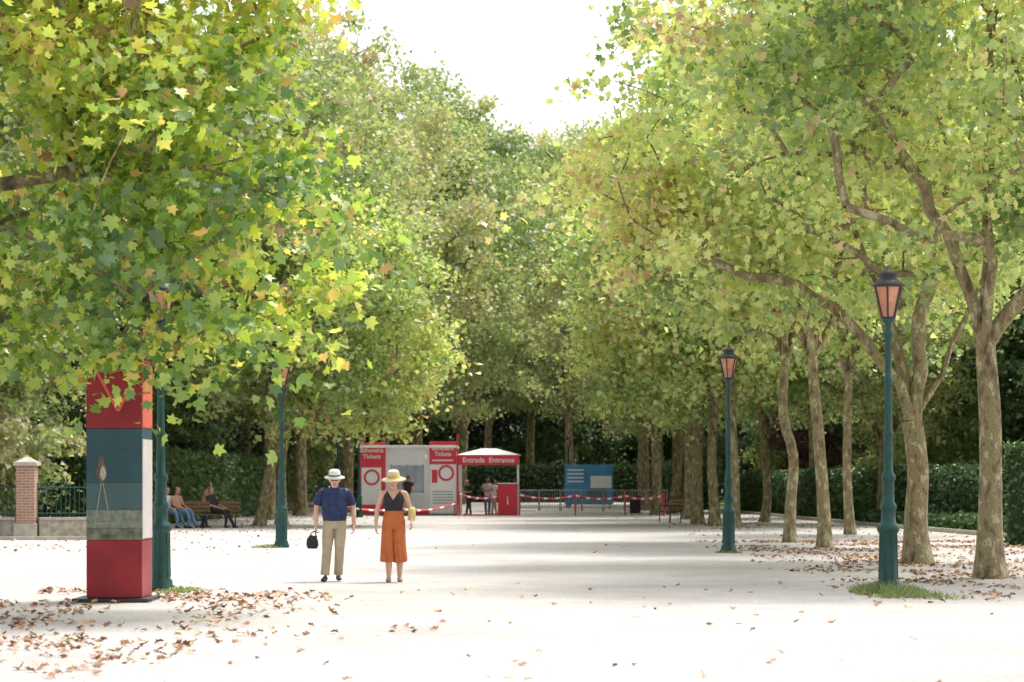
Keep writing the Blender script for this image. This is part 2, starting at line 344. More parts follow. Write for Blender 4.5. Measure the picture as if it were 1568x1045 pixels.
# ------------------------------------------------------------------ ground
def sandmat():
    m=bpy.data.materials.new('pale_sand'); N,L=nt(m); b=N['Principled BSDF']; b.inputs['Roughness'].default_value=.95; b.inputs['Specular IOR Level'].default_value=.1
    tc=N.new('ShaderNodeTexCoord')
    n=N.new('ShaderNodeTexNoise'); n.inputs['Scale'].default_value=.35; n.inputs['Detail'].default_value=10; n.inputs['Roughness'].default_value=.7; L.new(tc.outputs['Object'],n.inputs[0])
    r=N.new('ShaderNodeValToRGB'); r.color_ramp.elements[0].position=.32; r.color_ramp.elements[1].position=.62
    r.color_ramp.elements[0].color=(.42,.39,.365,1); r.color_ramp.elements[1].color=(.57,.54,.51,1); L.new(n.outputs['Fac'],r.inputs[0])
    n2=N.new('ShaderNodeTexNoise'); n2.inputs['Scale'].default_value=16; n2.inputs['Detail'].default_value=6; n2.inputs['Roughness'].default_value=.85; L.new(tc.outputs['Object'],n2.inputs[0])
    r2=N.new('ShaderNodeValToRGB'); r2.color_ramp.elements[0].position=.35; r2.color_ramp.elements[1].position=.56
    r2.color_ramp.elements[0].color=(.55,.53,.51,1); r2.color_ramp.elements[1].color=(1,1,1,1); L.new(n2.outputs['Fac'],r2.inputs[0])
    mx=N.new('ShaderNodeMix'); mx.data_type='RGBA'; mx.blend_type='MULTIPLY'; mx.inputs[0].default_value=.9
    L.new(r.outputs[0],mx.inputs[6]); L.new(r2.outputs[0],mx.inputs[7]); L.new(mx.outputs[2],b.inputs['Base Color'])
    bp=N.new('ShaderNodeBump'); bp.inputs['Strength'].default_value=.7; bp.inputs['Distance'].default_value=.02; L.new(n2.outputs['Fac'],bp.inputs['Height']); L.new(bp.outputs[0],b.inputs['Normal'])
    return m
M_sand=sandmat()
def sheet(name,pts,z,m):
    me=bpy.data.meshes.new(name); me.from_pydata([(x,y,z) for x,y in pts],[],[tuple(range(len(pts)))]); me.update(); return link(name,me,None,[m])
sheet('sandy_ground',[(-1500,-300),(1500,-300),(1500,2500),(-1500,2500)],0,M_sand)
M_soil=mat('woodland_soil',(.15,.125,.08),.95,.4,1.2,0,.5)
M_lawn=mat('lawn',(.13,.18,.05),.95,.4,2,0,.5)
sheet('woodland_floor',[(-13.4,40),(-13.4,66),(-12,110),(-12,300),(-300,300),(-300,40)],.004,M_soil)
sheet('woodland_floor',[(-11.9,185),(10.9,185),(10.9,300),(-11.9,300)],.004,M_soil)
sheet('garden_lawn',[(13.9,60),(300,60),(300,300),(11,300),(11.0,131),(12.4,86)],.004,M_lawn)
def strip(name,pts,w,h,m,z0=0):
    co=[];f=[]
    for i,(x,y) in enumerate(pts):
        a=Vector(pts[max(i-1,0)]);b=Vector(pts[min(i+1,len(pts)-1)]); t=(b-a).normalized(); n=Vector((-t.y,t.x))*w/2
        co+=[(x-n.x,y-n.y,z0),(x-n.x,y-n.y,z0+h),(x+n.x,y+n.y,z0+h),(x+n.x,y+n.y,z0)]
    for i in range(len(pts)-1):
        o=i*4
        for k in range(3): f.append((o+k,o+k+1,o+5+k,o+4+k))
    f.append((0,1,2,3)); n=len(co); f.append((n-4,n-3,n-2,n-1))
    me=bpy.data.meshes.new(name); me.from_pydata(co,[],f); me.update(); return link(name,me,None,[m])
strip('stone_kerb',[(11.0,131),(12.4,86),(13.9,60)],.15,.12,M_stone)

# litter
rng=np.random.default_rng(3)
P=[]
def scat(n,x0,x1,y0,y1,fx=None):
    p=np.stack([rng.uniform(x0,x1,n),rng.uniform(y0,y1,n),rng.uniform(.012,.03,n)],1)
    if fx is not None: p=p[rng.random(n)<fx(p)]
    P.append(p)
cl=lambda p:np.array([max(0,.35+1.5*noise.noise(Vector((q[0]*.8,q[1]*.4,0)))) for q in p])
scat(3800,-6.5,-1,17,34,lambda p:np.clip((-p[:,0]-1.6)/3,0,1)**1.3*cl(p)*1.6)
scat(110,-5,7,17,36)
scat(11000,4.0,13,30,62,lambda p:np.clip((p[:,0]-4.3)/2.5,0,1)*cl(p)*1.5)
scat(6500,-14,14,50,130,lambda p:np.clip((abs(p[:,0])-4)/4,.02,1)*cl(p)*1.5)
P=np.concatenate(P)
lt=leaves_mesh('fallen_leaves',P,.08,np.clip(rng.normal(.42,.25,len(P)),0,1),'A',rng,2.2,0,2.0)
link('fallen_leaves',lt,None,[M_litter])
def grass(name,cx,cy,rx,ry,n,h=.13):
    a=rng.uniform(0,6.28,n); r=rng.random(n)**.6
    x=cx+np.cos(a)*r*rx; y=cy+np.sin(a)*r*ry
    kk=np.array([noise.noise(Vector((q*3,p*3,1)))>-.12 for q,p in zip(x,y)]); x=x[kk];y=y[kk];r=r[kk];n=len(x)
    co=np.zeros((n,4,3)); an=rng.uniform(0,6.28,n); hh=h*rng.uniform(.4,1.2,n)*(1.1-r*.7); w=.008
    lx=rng.normal(size=n)*.05; ly=rng.normal(size=n)*.05
    co[:,0]=np.stack([x-np.cos(an)*w,y-np.sin(an)*w,np.zeros(n)],1); co[:,1]=np.stack([x+np.cos(an)*w,y+np.sin(an)*w,np.zeros(n)],1)
    co[:,2]=np.stack([x+lx+np.cos(an)*w*.3,y+ly,hh],1); co[:,3]=np.stack([x+lx-np.cos(an)*w*.3,y+ly,hh],1)
    me=mesh_np(name,co.reshape(-1,3),np.arange(n*4).reshape(-1,4),4)
    at=me.attributes.new('tint','FLOAT','POINT'); at.data.foreach_set('value',np.repeat(np.clip(rng.normal(.5,.25,n),0,1),4).astype(np.float32))
    link(name,me,None,[M_grass])
grass('grass_tuft',5.1,32.7,.5,1.6,2400,.17)
grass('grass_tuft',5.5,31.6,.45,.7,400,.1)
grass('grass_tuft',-4.6,33.5,.4,.8,600,.07)
grass('grass_tuft',-5.6,56,.5,.6,500,.1)
grass('grass_tuft',4.65,51.8,.3,.4,300,.08)

# ------------------------------------------------------------------ hedges
def hedge(name,pts,w,h,n,m=M_leaf_hedge,ls=.1,seed=1):
    e=empty(name); rg=np.random.default_rng(seed)
    core=strip('hedge_core',pts,w-.25,h-.12,mat(name+'_core',(.025,.045,.015),.95,.4,4)); core.parent=e
    L=[(Vector(pts[i+1])-Vector(pts[i])).length for i in range(len(pts)-1)]; tot=sum(L); Q=[]
    for i in range(len(L)):
        k=int(n*L[i]/tot); a=np.array(pts[i]);b=np.array(pts[i+1]); t=(b-a)/L[i]; nn=np.array((-t[1],t[0]))
        s=rg.random(k)*L[i]; u=rg.random(k)*(2*h+w)
        off=np.where(u<h,-w/2,np.where(u>h+w,w/2,u-h-w/2)); z=np.where(u<h,u,np.where(u>h+w,u-h-w,h))
        bump=np.array([noise.noise(Vector((ss*.7,uu*.8,seed))) for ss,uu in zip(s,u)])*.14
        off=off*(1+bump); z=z+np.where(z>=h-.01,bump,0)
        xy=a+t*s[:,None]+nn*off[:,None]
        Q.append(np.concatenate([xy,z[:,None]],1)+rg.normal(size=(k,3))*.05)
    a=np.array(pts[-1]);t=(a-np.array(pts[-2]));t=t/np.linalg.norm(t);nn=np.array((-t[1],t[0])); k=int(n*.04)
    Q.append(np.concatenate([a+t*.03+nn*rg.uniform(-w/2,w/2,k)[:,None],rg.uniform(0,h,k)[:,None]],1)+rg.normal(size=(k,3))*.05)
    Q=np.concatenate(Q); me=leaves_mesh('hedge_leaves',Q,ls,np.clip(rg.normal(.45,.2,len(Q)),0,1),'B',rg,.5)
    link('hedge_leaves',me,e,[m])
hedge('clipped_hedge',[(12.2,129),(13.9,92),(15.3,76)],1.3,1.95,36000,seed=2,ls=.13)
hedge('clipped_hedge',[(15.2,59),(12.15,58)],1.2,2.4,9000,seed=3,ls=.1)
hedge('low_shrub_border',[(13.4,88),(14.5,69)],.9,.4,5000,m=M_leaf_hedge,seed=4,ls=.13)
hedge('garden_shrubbery',[(-12.6,120),(-13.6,90),(-14,76)],2.2,2.6,20000,m=M_leaf_dark,seed=5,ls=.2)
hedge('garden_shrubbery',[(10,170),(10.5,134)],2,2.6,12000,m=M_leaf_dark,seed=7,ls=.2)
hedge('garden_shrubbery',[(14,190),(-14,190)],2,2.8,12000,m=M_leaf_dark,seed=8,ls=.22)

# ------------------------------------------------------------------ lamps
M_amber=mat('amber_glass',(.50,.22,.12),.25,.35,5,0,0,3,.6)
def lamp_mesh():
    prof=[(.19,0),(.19,.06),(.165,.09),(.165,.14),(.135,.18),(.13,.55),(.12,.82),(.15,.86),(.16,.90),(.15,.94),(.105,.98),(.095,1.15),(.115,1.18),(.115,1.22),(.085,1.27),(.08,1.55),(.10,1.58),(.10,1.63),(.065,1.68),(.06,2.15),(.075,2.18),(.075,2.22),(.055,2.26),(.05,2.9),(.065,2.93),(.065,2.97),(.048,3.0),(.042,3.5),(.07,3.56),(.075,3.6),(.04,3.66),(.05,3.74),(.10,3.78),(.10,3.81),(.0,3.81)]
    base=lathe('cast_iron_post',prof,M_green,None,16)
    flutes=[]
    for i in range(8):
        a=i*math.pi/4; flutes.append(((.132*math.cos(a),.132*math.sin(a),.2),(.121*math.cos(a),.121*math.sin(a),.82),.012))
    fl=rods('post_ribs',flutes,M_green)
    n=6; fr=[]; b=.095; t=.205; z0=3.82; z1=4.26
    for i in range(n):
        a=i*math.pi/3; c=(i+1)*math.pi/3
        p=lambda r,an,z:(r*math.cos(an),r*math.sin(an),z)
        fr.append((p(b,a,z0),p(t,a,z1),.014)); fr.append((p(b,a,z0),p(b,c,z0),.014)); fr.append((p(t,a,z1),p(t,c,z1),.018))
    frame=rods('lantern_frame',fr,M_dark)
    gl=lathe('lantern_glass',[(b-.008,z0+.01),(t-.01,z1-.005)],M_amber,None,6,smooth=False)
    roof=lathe('lantern_roof',[(.235,4.26),(.235,4.275),(.15,4.34),(.12,4.36),(.12,4.41),(.14,4.42),(.10,4.46),(.05,4.48),(.02,4.53),(0.001,4.56)],M_dark,None,12)
    return [base,fl,frame,gl,roof]
parts=lamp_mesh()
def lamp(x,y,rz=0):
    e=empty('street_lamp',(x,y,0),rz); e.scale=(.98,.98,.98)
    for p in parts:
        o=bpy.data.objects.new(p.name.split('.')[0],p.data); COL.objects.link(o); o.parent=e
for (x,y) in [(5.12,32.9),(4.65,51.9),(3.5,150),(-4.88,33.6),(-5.34,56),(-6.1,85),(-6.65,105),(15.6,112)]: lamp(x,y,random.random())
for p in parts: bpy.data.objects.remove(p)

# ------------------------------------------------------------------ totem
e=empty('advertising_totem',(-4.99,30.75,0),0)
M_tred=mat('totem_red',(.27,.014,.022),.4,.25,2.5)
M_tblue=mat('totem_blue',(.025,.08,.105),.45,.25,1.6)
M_tpale=mat('totem_blue_pale',(.06,.115,.125),.45,.2,1.6)
M_tbeige=mat('totem_photo',(.14,.15,.11),.45,.6,9)
box('base_plate',-.52,.44,-.52,.50,0,.05,M_dark,e)
box('plinth_red',-.35,.35,-.42,.42,.055,.78,M_tred,e,.012)
box('photo_panel_low',-.35,.35,-.42,.42,.783,.93,M_tbeige,e,.004)
box('photo_panel_mid',-.35,.35,-.42,.42,.933,1.16,mat('totem_photo_pale',(.19,.215,.17),.45,.35,14),e,.004)
box('photo_panel_pale',-.35,.35,-.42,.42,1.163,1.50,M_tpale,e,.004)
box('photo_panel_blue',-.35,.35,-.42,.42,1.503,2.18,M_tblue,e,.004)
box('header_red',-.35,.35,-.42,.42,2.183,3.05,M_tred,e,.012)
M_side=mat('totem_side_white',(.55,.50,.49),.5,.1,3); M_sidered=mat('totem_side_red',(.60,.12,.08),.5,.1,3)
box('side_white_panel',.351,.356,-.40,.40,.80,2.05,M_side,e,0)
box('side_red_panel',.351,.356,-.40,.40,2.2,3.0,M_sidered,e,0)
M_bird=mat('bird_brown',(.14,.105,.08),.8,.5,25); M_birdl=mat('bird_pale',(.45,.40,.33),.8,.2,25)
lathe('figure_body',[(.0,0),(.05,.04),(.068,.11),(.06,.19),(.035,.24),(.042,.28),(.03,.32),(0,.335)],M_bird,e,12,(-.16,-.422,1.50)).scale=(1,.08,1)
lathe('figure_breast',[(.0,0),(.03,.03),(.042,.08),(.03,.15),(0,.19)],M_birdl,e,12,(-.14,-.429,1.53)).scale=(1,.06,1)
rods('figure_legs',[((-.16,-.424,1.50),(-.25,-.424,.93),.005),((-.14,-.424,1.50),(-.05,-.424,1.02),.005),((-.3,-.424,.98),(.0,-.424,1.0),.005)],M_birdl,e)
for i in range(5): box('caption_line_%d'%i,.05+.03*(i%2),.27,-.424,-.421,1.98-i*.035,1.988-i*.035,M_tpale,e,0)
rods('header_graphic',[((-.22,-.423,2.9),(.05,-.423,2.4),.02),((.05,-.423,2.4),(.22,-.423,2.75),.02)],M_sidered,e)

# ------------------------------------------------------------------ kiosk + entrance
k=empty('ticket_kiosk',(-4.8,111,0))
M_lg=mat('kiosk_white',(.80,.82,.84),.5,.04,2)
box('walls',-2.25,2.2,.0,3.0,.05,3.1,M_lg,k,.02)
box('roof_slab',-2.35,2.3,-.25,3.1,3.103,3.22,M_white,k,.02)
box('plinth',-2.3,2.25,-.05,3.05,0,.047,M_grey,k,0)
box('side_red_panel_front',-2.27,-1.0,-.12,-.003,.1,3.35,M_red,k)
box('side_white_inset',-2.1,-1.2,-.126,-.121,.5,2.2,M_white,k,0)
ringp=[(.27,0),(.37,0),(.37,.01),(.27,.01),(.27,0)]
q=lathe('red_ring',ringp,M_red,k,28,(-1.63,-.128,1.75),False,0,False); q.rotation_euler=(math.pi/2,0,0)
text('left_sign_text','Bilheteira\nTickets',.28,(-1.63,-.125,2.9),M_white,k,bold=.004)
box('service_window',-.75,.7,-.02,-.002,1.05,2.3,M_glass,k,0)
for x in (-.78,-.03,.7): box('window_mullion',x,x+.06,-.05,-.021,1.0,2.35,M_grey,k,0)
box('counter_shelf',-.9,.85,-.35,-.051,.95,1.02,M_white,k)
box('poster_board',1.02,2.25,-.12,-.003,.1,2.35,M_white,k)
box('header_board',1.02,2.25,-.13,-.003,2.354,3.4,M_red,k)
text('header_text','Bilheteira\nTickets',.26,(1.63,-.135,3.0),M_white,k,bold=.004)
box('header_lines',1.15,2.1,-.136,-.131,2.5,2.56,M_white,k,0)
q=lathe('poster_ring',ringp,M_red,k,28,(1.78,-.13,1.95),False,0,False); q.rotation_euler=(math.pi/2,0,0)
box('poster_red_block',1.12,1.38,-.126,-.121,1.5,2.1,M_red,k,0)
for i in range(5): box('poster_line',1.15,2.1,-.126,-.121,.55+i*.13,.6+i*.13,M_grey,k,0)
rods('flag_pole_red',[((2.3,-.2,0),(2.3,-.2,3.75),.04)],M_red,k)
box('red_skirting',-.98,1.0,-.1,-.003,.06,.25,M_red,k,0)
g=empty('entrance_gate',(-1.1,111,0))
rods('gate_posts',[((-1.3,0,0),(-1.3,0,2.8),.05),((1.38,0,0),(1.38,0,2.8),.05),((-1.3,3,0),(-1.3,3,2.8),.05),((1.38,3,0),(1.38,3,2.8),.05)],M_white,g)
box('red_banner',-1.38,1.42,-.09,-.06,2.32,2.78,M_red,g,0)
text('banner_text','Entrada  Entrance',.33,(.02,-.095,2.44),M_white,g,bold=.004)
me=bpy.data.meshes.new('canopy'); me.from_pydata([(-1.45,-.1,2.785),(1.5,-.1,2.785),(1.5,3.1,2.785),(-1.45,3.1,2.785),(-.3,1.4,3.1),(.35,1.4,3.1)],[],[(0,1,5,4),(1,2,5),(2,3,4,5),(3,0,4),(3,2,1,0)]); me.update(); link('canopy_roof',me,g,[M_white])
box('red_counter',.45,1.33,-.35,.35,.02,1.45,M_red,g,.02)
box('counter_top',.40,1.38,-.4,.4,1.453,1.5,M_white,g)
text('counter_text','i',.6,(.9,-.356,.5),M_white,g)
box('red_floor_mat',-1.2,.4,-.2,2.9,.006,.02,M_red,g,0)
b=empty('event_billboard',(4.45,140,0))
M_bb=mat('billboard_blue',(.08,.30,.58),.5,.25,.8); 
box('panel',-1.4,1.4,0,.08,.25,2.55,M_bb,b)
box('white_picture',.1,1.3,-.006,-.001,1.2,1.9,M_white,b,0); box('dark_picture',-.1,1.0,-.006,-.001,.5,1.15,mat('bb_dark',(.10,.14,.18)),b,0)
for i in range(4): box('text_line',-1.25,-.3,-.006,-.001,2.2-i*.22,2.28-i*.22,M_white,b,0)
rods('posts',[((-1.2,.12,0),(-1.2,.12,2.5),.05),((1.2,.12,0),(1.2,.12,2.5),.05)],M_grey,b)
for i in range(7):
    x0=.35+i*1.15; y=130+ (i%2)*.5; s=[]
    W_=1.08
    c=empty('crowd_barrier',(x0,y,0))
    s+=[((0,0,1.1),(W_,0,1.1),.03),((0,0,.2),(W_,0,.2),.03),((0,0,.0),(0,0,1.1),.03),((W_,0,0),(W_,0,1.1),.03),((.0,-.25,.02),(0,.25,.02),.025),((W_,-.25,.02),(W_,.25,.02),.025)]
    for j in range(1,8): s.append(((W_*j/8,0,.2),(W_*j/8,0,1.1),.016))
    rods('frame_and_bars',s,M_grey,c)
def tape(pts):
    c=empty('barrier_tape'); s=[];s2=[]
    for a,b_ in zip(pts[:-1],pts[1:]):
        a=Vector(a);b_=Vector(b_); n=14
        for j in range(n):
            t0=j/n;t1=(j+1)/n; q=lambda t:a.lerp(b_,t)-Vector((0,0,.16*4*t*(1-t))); (s if j%3 else s2).append((q(t0),q(t1),.045))
    rods('tape_red',s,M_red,c,4); rods('tape_white',s2,M_white,c,4)
    rods('stakes',[((x,y,0),(x,y,z+.1),.035) for x,y,z in pts],M_red,c)
tape([(.35,110.5,.95),(2.9,110.5,.92),(5.2,111,.9),(6.85,109,.95)])
tape([(-2.4,110.2,1.0),(-.6,109.6,.9)]); tape([(-2.6,110,.55),(-4.9,106.5,.35),(-7.6,104,.6)])
c=empty('litter_bin',(5.75,113,0))
lathe('body',[(.22,.08),(.25,.1),(.27,.8),(.29,.82),(.29,.86),(.2,.9),(0.01,.9)],M_dark,c,16); rods('legs',[((.15,0,0),(.15,0,.1),.02),((-.15,0,0),(-.15,0,.1),.02),((0,.18,0),(0,.18,.1),.02)],M_dark,c)
lathe('rim_red',[(.295,.70),(.295,.76),(.27,.76)],M_red,c,16,caps=False)

def bench(x,y,rz,L=1.7):
    c=empty('park_bench',(x,y,0),rz)
    for i in range(4): box('seat_slat_%d'%i,-L/2,L/2,-.24+i*.115,-.145+i*.115,.43,.46,M_wood,c,.006)
    for i in range(3): box('back_slat_%d'%i,-L/2,L/2,.24+i*.035,.265+i*.035,.53+i*.13,.63+i*.13,M_wood,c,.006)
    s=[]
    for sx in (-L/2+.12,L/2-.12):
        s+=[((sx,-.22,0),(sx,-.22,.43),.022),((sx,.2,0),(sx,.24,.5),.022),((sx,.24,.45),(sx,.36,.92),.02),((sx,-.24,.415),(sx,.24,.415),.02),((sx,-.24,.63),(sx,.27,.63),.018),((sx,-.22,.43),(sx,-.22,.63),.018)]
    rods('iron_frame',s,M_dark,c)
bench(5.95,91,-1.2,1.2)
bench(-10.95,80.0,.1,1.9)
bench(-9.75,80.6,.1,1.3)
bench(7.9,118,-1.3)
# ------------------------------------------------------------------ wall, pillar, railing
def brickmat():
    m=bpy.data.materials.new('brick'); N,L=nt(m); b=N['Principled BSDF']; b.inputs['Roughness'].default_value=.9
    tc=N.new('ShaderNodeTexCoord'); sp=N.new('ShaderNodeSeparateXYZ'); cb=N.new('ShaderNodeCombineXYZ'); ad=N.new('ShaderNodeMath')
    L.new(tc.outputs['Object'],sp.inputs[0]); L.new(sp.outputs[0],ad.inputs[0]); L.new(sp.outputs[1],ad.inputs[1]); L.new(ad.outputs[0],cb.inputs[0]); L.new(sp.outputs[2],cb.inputs[1])
    br=N.new('ShaderNodeTexBrick'); br.inputs['Scale'].default_value=1; br.inputs['Brick Width'].default_value=.22; br.inputs['Row Height'].default_value=.075; br.inputs['Mortar Size'].default_value=.008
    br.inputs['Color1'].default_value=(.40,.22,.14,1); br.inputs['Color2'].default_value=(.30,.16,.11,1); br.inputs['Mortar'].default_value=(.45,.42,.36,1)
    L.new(cb.outputs[0],br.inputs[0]); L.new(br.outputs[0],b.inputs['Base Color']); return m
M_brick=brickmat()
c=empty('brick_pillar',(-13.0,64.8,0)); box('shaft',-.25,.25,-.25,.25,.42,1.95,M_brick,c,.01); box('base',-.3,.3,-.3,.3,0,.417,M_stone,c,.02); box('cap',-.32,.32,-.32,.32,1.953,2.06,M_stone,c,.02)
lathe('cap_top',[(.38,2.062),(.05,2.2),(0.001,2.2)],M_stone,c,4,(0,0,0),False,math.pi/4)
def railing(xa,ya,xb,yb):
    a=Vector((xa,ya,0)); b_=Vector((xb,yb,0)); L_=(b_-a).length; c=empty('iron_railing')
    w=strip('low_wall',[(xa,ya),(xb,yb)],.4,.5,M_stonewall); w.parent=c
    w=strip('wall_coping',[(xa,ya),(xb,yb)],.5,.07,M_stone,.503); w.parent=c
    s=[]; n=int(L_/.12)
    for i in range(n+1):
        p=a.lerp(b_,i/n); s.append((p+Vector((0,0,.57)),p+Vector((0,0,1.5)),.014))
    s.append((a+Vector((0,0,.68)),b_+Vector((0,0,.68)),.02)); s.append((a+Vector((0,0,1.38)),b_+Vector((0,0,1.38)),.02))
    rods('bars',s,M_green,c)
railing(-13.28,64.8,-18.5,64.6)
railing(-12.72,64.85,-11.0,65.6)
railing(-11.0,65.9,-12.6,76)
strip('stone_edging',[(-18,62.5),(-10.6,63.6),(-10.6,68)],.2,.1,M_stone)
c=empty('garden_sign',(14.75,78,0)); rods('post',[((0,0,0),(0,0,1.2),.03)],M_dark,c); box('plate',-.16,.16,-.03,-.01,.7,1.25,mat('sign_yellow',(.7,.55,.05)),c); box('plate_white',-.12,.12,-.036,-.031,.9,1.15,M_white,c,0)

# ------------------------------------------------------------------ people
M_skin=mat('skin',(.60,.36,.27),.55,.08,6); M_skin2=mat('skin_tan',(.45,.25,.17),.55,.08,6)
M_navy=mat('navy_cloth',(.022,.036,.10),.85,.3,14,0,.4); M_khaki=mat('khaki_cloth',(.42,.35,.25),.85,.12,12,0,.5)
M_black=mat('black_cloth',(.025,.025,.032),.8,.3,14,0,.4); M_orange=mat('rust_orange_cloth',(.48,.13,.04),.8,.15,10,0,.5)
M_shoe=mat('shoe_dark',(.03,.03,.045),.5,.2,9); M_sandal=mat('sandal_tan',(.38,.24,.15),.6,.2,9); M_hair=mat('hair_grey',(.30,.26,.22),.8,.3,30); M_hairb=mat('hair_brown',(.09,.05,.03),.7,.3,30)
M_cap=mat('hat_white',(.74,.71,.66),.8,.08,8); M_straw=mat('hat_straw',(.64,.52,.33),.8,.2,40,0,.4); M_band=mat('hat_band',(.55,.42,.06),.7,.1,9)
M_jean=mat('denim',(.12,.22,.36),.85,.2,14); M_wshirt=mat('white_cloth',(.75,.75,.75),.85,.06,10); M_lips=mat('lips',(.38,.14,.12)); M_yb=mat('bag_yellow',(.66,.55,.22),.6,.15,8); M_sun=mat('sunglasses',(.01,.01,.012),.15,.1,3)
M_belt=mat('belt_brown',(.10,.05,.03),.5,.2,9)
class Fig:
    def __init__(s): s.v=[];s.f=[];s.m=[];s.mats=[]
    def mi(s,m):
        if m not in s.mats: s.mats.append(m)
        return s.mats.index(m)
    def tube(s,pts,rr,m,ref=(1,0,0),n=14,rip=0,sub=4,rk=7):
        P=[Vector(p) for p in pts]; Rr=[(r,r) if not isinstance(r,tuple) else r for r in rr]
        Q=[];S=[]
        for i in range(len(P)-1):
            p0=P[max(i-1,0)];p1=P[i];p2=P[i+1];p3=P[min(i+2,len(P)-1)]
            for j in range(sub):
                t=j/sub; Q.append(.5*((2*p1)+(p2-p0)*t+(2*p0-5*p1+4*p2-p3)*t*t+(3*p1-p0-3*p2+p3)*t**3))
                S.append((Rr[i][0]*(1-t)+Rr[i+1][0]*t,Rr[i][1]*(1-t)+Rr[i+1][1]*t))
        Q.append(P[-1]);S.append(Rr[-1])
        o=len(s.v); k=s.mi(m); L=len(Q)
        for i,p in enumerate(Q):
            t=(Q[min(i+1,L-1)]-Q[max(i-1,0)]).normalized(); rf=Vector(ref)
            if abs(t.dot(rf))>.92: rf=Vector((0,1,0))
            u=(rf-t*rf.dot(t)).normalized(); w=t.cross(u)
            for j in range(n):
                a=2*math.pi*j/n; g=1+rip*math.sin(rk*a+i*.25)*(i/L) if rip else 1
                s.v.append(p+u*math.cos(a)*S[i][0]*g+w*math.sin(a)*S[i][1]*g)
        for i in range(L-1):
            for j in range(n):
                s.f.append((o+i*n+j,o+i*n+(j+1)%n,o+(i+1)*n+(j+1)%n,o+(i+1)*n+j)); s.m.append(k)
        s.f.append(tuple(range(o,o+n))[::-1]); s.m.append(k); s.f.append(tuple(range(o+(L-1)*n,o+L*n))); s.m.append(k)
    def head(s,base,skin,yaw=0,pitch=0):
        M=Matrix.Translation(base)@Matrix.Rotation(yaw,4,'Z')@Matrix.Rotation(pitch,4,'X')
        prof=[(0,.028,.028,-.05),(.015,.042,.045,-.04),(.045,.056,.072,-.022),(.085,.066,.088,-.008),(.12,.072,.095,0),(.155,.075,.098,.002),(.19,.068,.09,.004),(.215,.052,.07,.005),(.232,.028,.04,.005)]
        pts=[M@Vector((0,p[3],p[0])) for p in prof]; ref=(M.to_3x3()@Vector((1,0,0)))
        s.tube(pts,[(p[1],p[2]) for p in prof],skin,tuple(ref),20,sub=3)
        s.tube([M@Vector((0,-.09,.125)),M@Vector((0,-.108,.095)),M@Vector((0,-.09,.078))],[.008,.014,.009],skin,sub=3,n=8)
        for x in (-1,1): s.tube([M@Vector((x*.074,.005,.08)),M@Vector((x*.082,.012,.11)),M@Vector((x*.078,.012,.135))],[.008,.014,.008],skin,n=8,sub=2)
        s.tube([M@Vector((-.022,-.082,.05)),M@Vector((0,-.09,.052)),M@Vector((.022,-.082,.05))],[.005,.007,.005],M_lips,(0,0,1),8)
        return M
    def hand(s,w,d,t,nn,skin,curl=.5):
        w=Vector(w);d=Vector(d).normalized();t=Vector(t);t=(t-d*t.dot(d)).normalized();nn=Vector(nn);nn=(nn-d*nn.dot(d)-t*nn.dot(t)).normalized()
        s.tube([w-d*.02,w+d*.03,w+d*.09],[(.026,.020),(.038,.017),(.042,.013)],skin,tuple(t),12,sub=3)
        for off,l in ((.032,.070),(.011,.08),(-.011,.074),(-.032,.058)):
            p=w+d*.08+t*off; q=[p];a=0
            for kk,fr in enumerate((.45,.32,.25)):
                a+=curl*(.5 if kk==0 else .9); q.append(q[-1]+(d*math.cos(a)+nn*math.sin(a)+t*off*1.5).normalized()*l*fr)
            s.tube(q,[.0092,.0085,.008,.0065],skin,tuple(t),8,sub=2)
        p=w+d*.025+t*.03; s.tube([p,p+(d*.6+t*.6+nn*.2)*.035,p+(d*.6+t*.6+nn*.2)*.035+(d*.9+t*.2+nn*.3)*.03,p+(d*.6+t*.6+nn*.2)*.035+(d*.9+t*.1+nn*.5)*.052],[.014,.012,.0105,.008],skin,tuple(nn),8,sub=2)
    def foot(s,a,dr,m,L=.26,h=.05):
        a=Vector(a); d=Vector((dr[0],dr[1],0)).normalized(); z=a.z-.085
        b=Vector((a.x,a.y,z+h*.9))
        s.tube([b-d*.07,b-d*.02,b+d*.08+Vector((0,0,-.008)),b+d*(L-.10)+Vector((0,0,-.016)),b+d*(L-.075)+Vector((0,0,-.02))],[(.032,.038),(.038,.045),(.043,.036),(.04,.026),(.018,.014)],m,tuple(Vector((0,0,1)).cross(d)),14,sub=3)
    def finish(s,name,parent,vox,fix=None):
        me=bpy.data.meshes.new(name+'_src'); me.from_pydata([tuple(v) for v in s.v],[],s.f); me.update()
        o=bpy.data.objects.new('tmp',me); COL.objects.link(o)
        r=o.modifiers.new('r','REMESH'); r.mode='VOXEL'; r.voxel_size=vox; r.adaptivity=0
        sm=o.modifiers.new('s','SMOOTH'); sm.iterations=3; sm.factor=.5
        dg=bpy.context.evaluated_depsgraph_get(); new=bpy.data.meshes.new_from_object(o.evaluated_get(dg)); bpy.data.objects.remove(o)
        bv=BVHTree.FromPolygons(s.v,s.f); idx=[]
        for p in new.polygons:
            c=p.center; h=bv.find_nearest(c); k=s.m[h[2]] if h[2] is not None else 0
            if fix:
                q=fix(c,s.mats[k])
                if q is not None: k=s.mi(q)
            idx.append(k)
        new.materials.clear()
        for m in s.mats: new.materials.append(m)
        new.polygons.foreach_set('material_index',idx); new.polygons.foreach_set('use_smooth',[True]*len(idx)); new.update()
        new.name=name; ob=bpy.data.objects.new(name,new); COL.objects.link(ob); ob.parent=parent
        return ob
def hat(parent,M,prof,m,nm='sun_hat',pitch=0):
    h=lathe(nm,prof,m,parent,28); h.matrix_local=M@Matrix.Translation((0,.005,.165))@Matrix.Rotation(pitch,4,'X'); return h
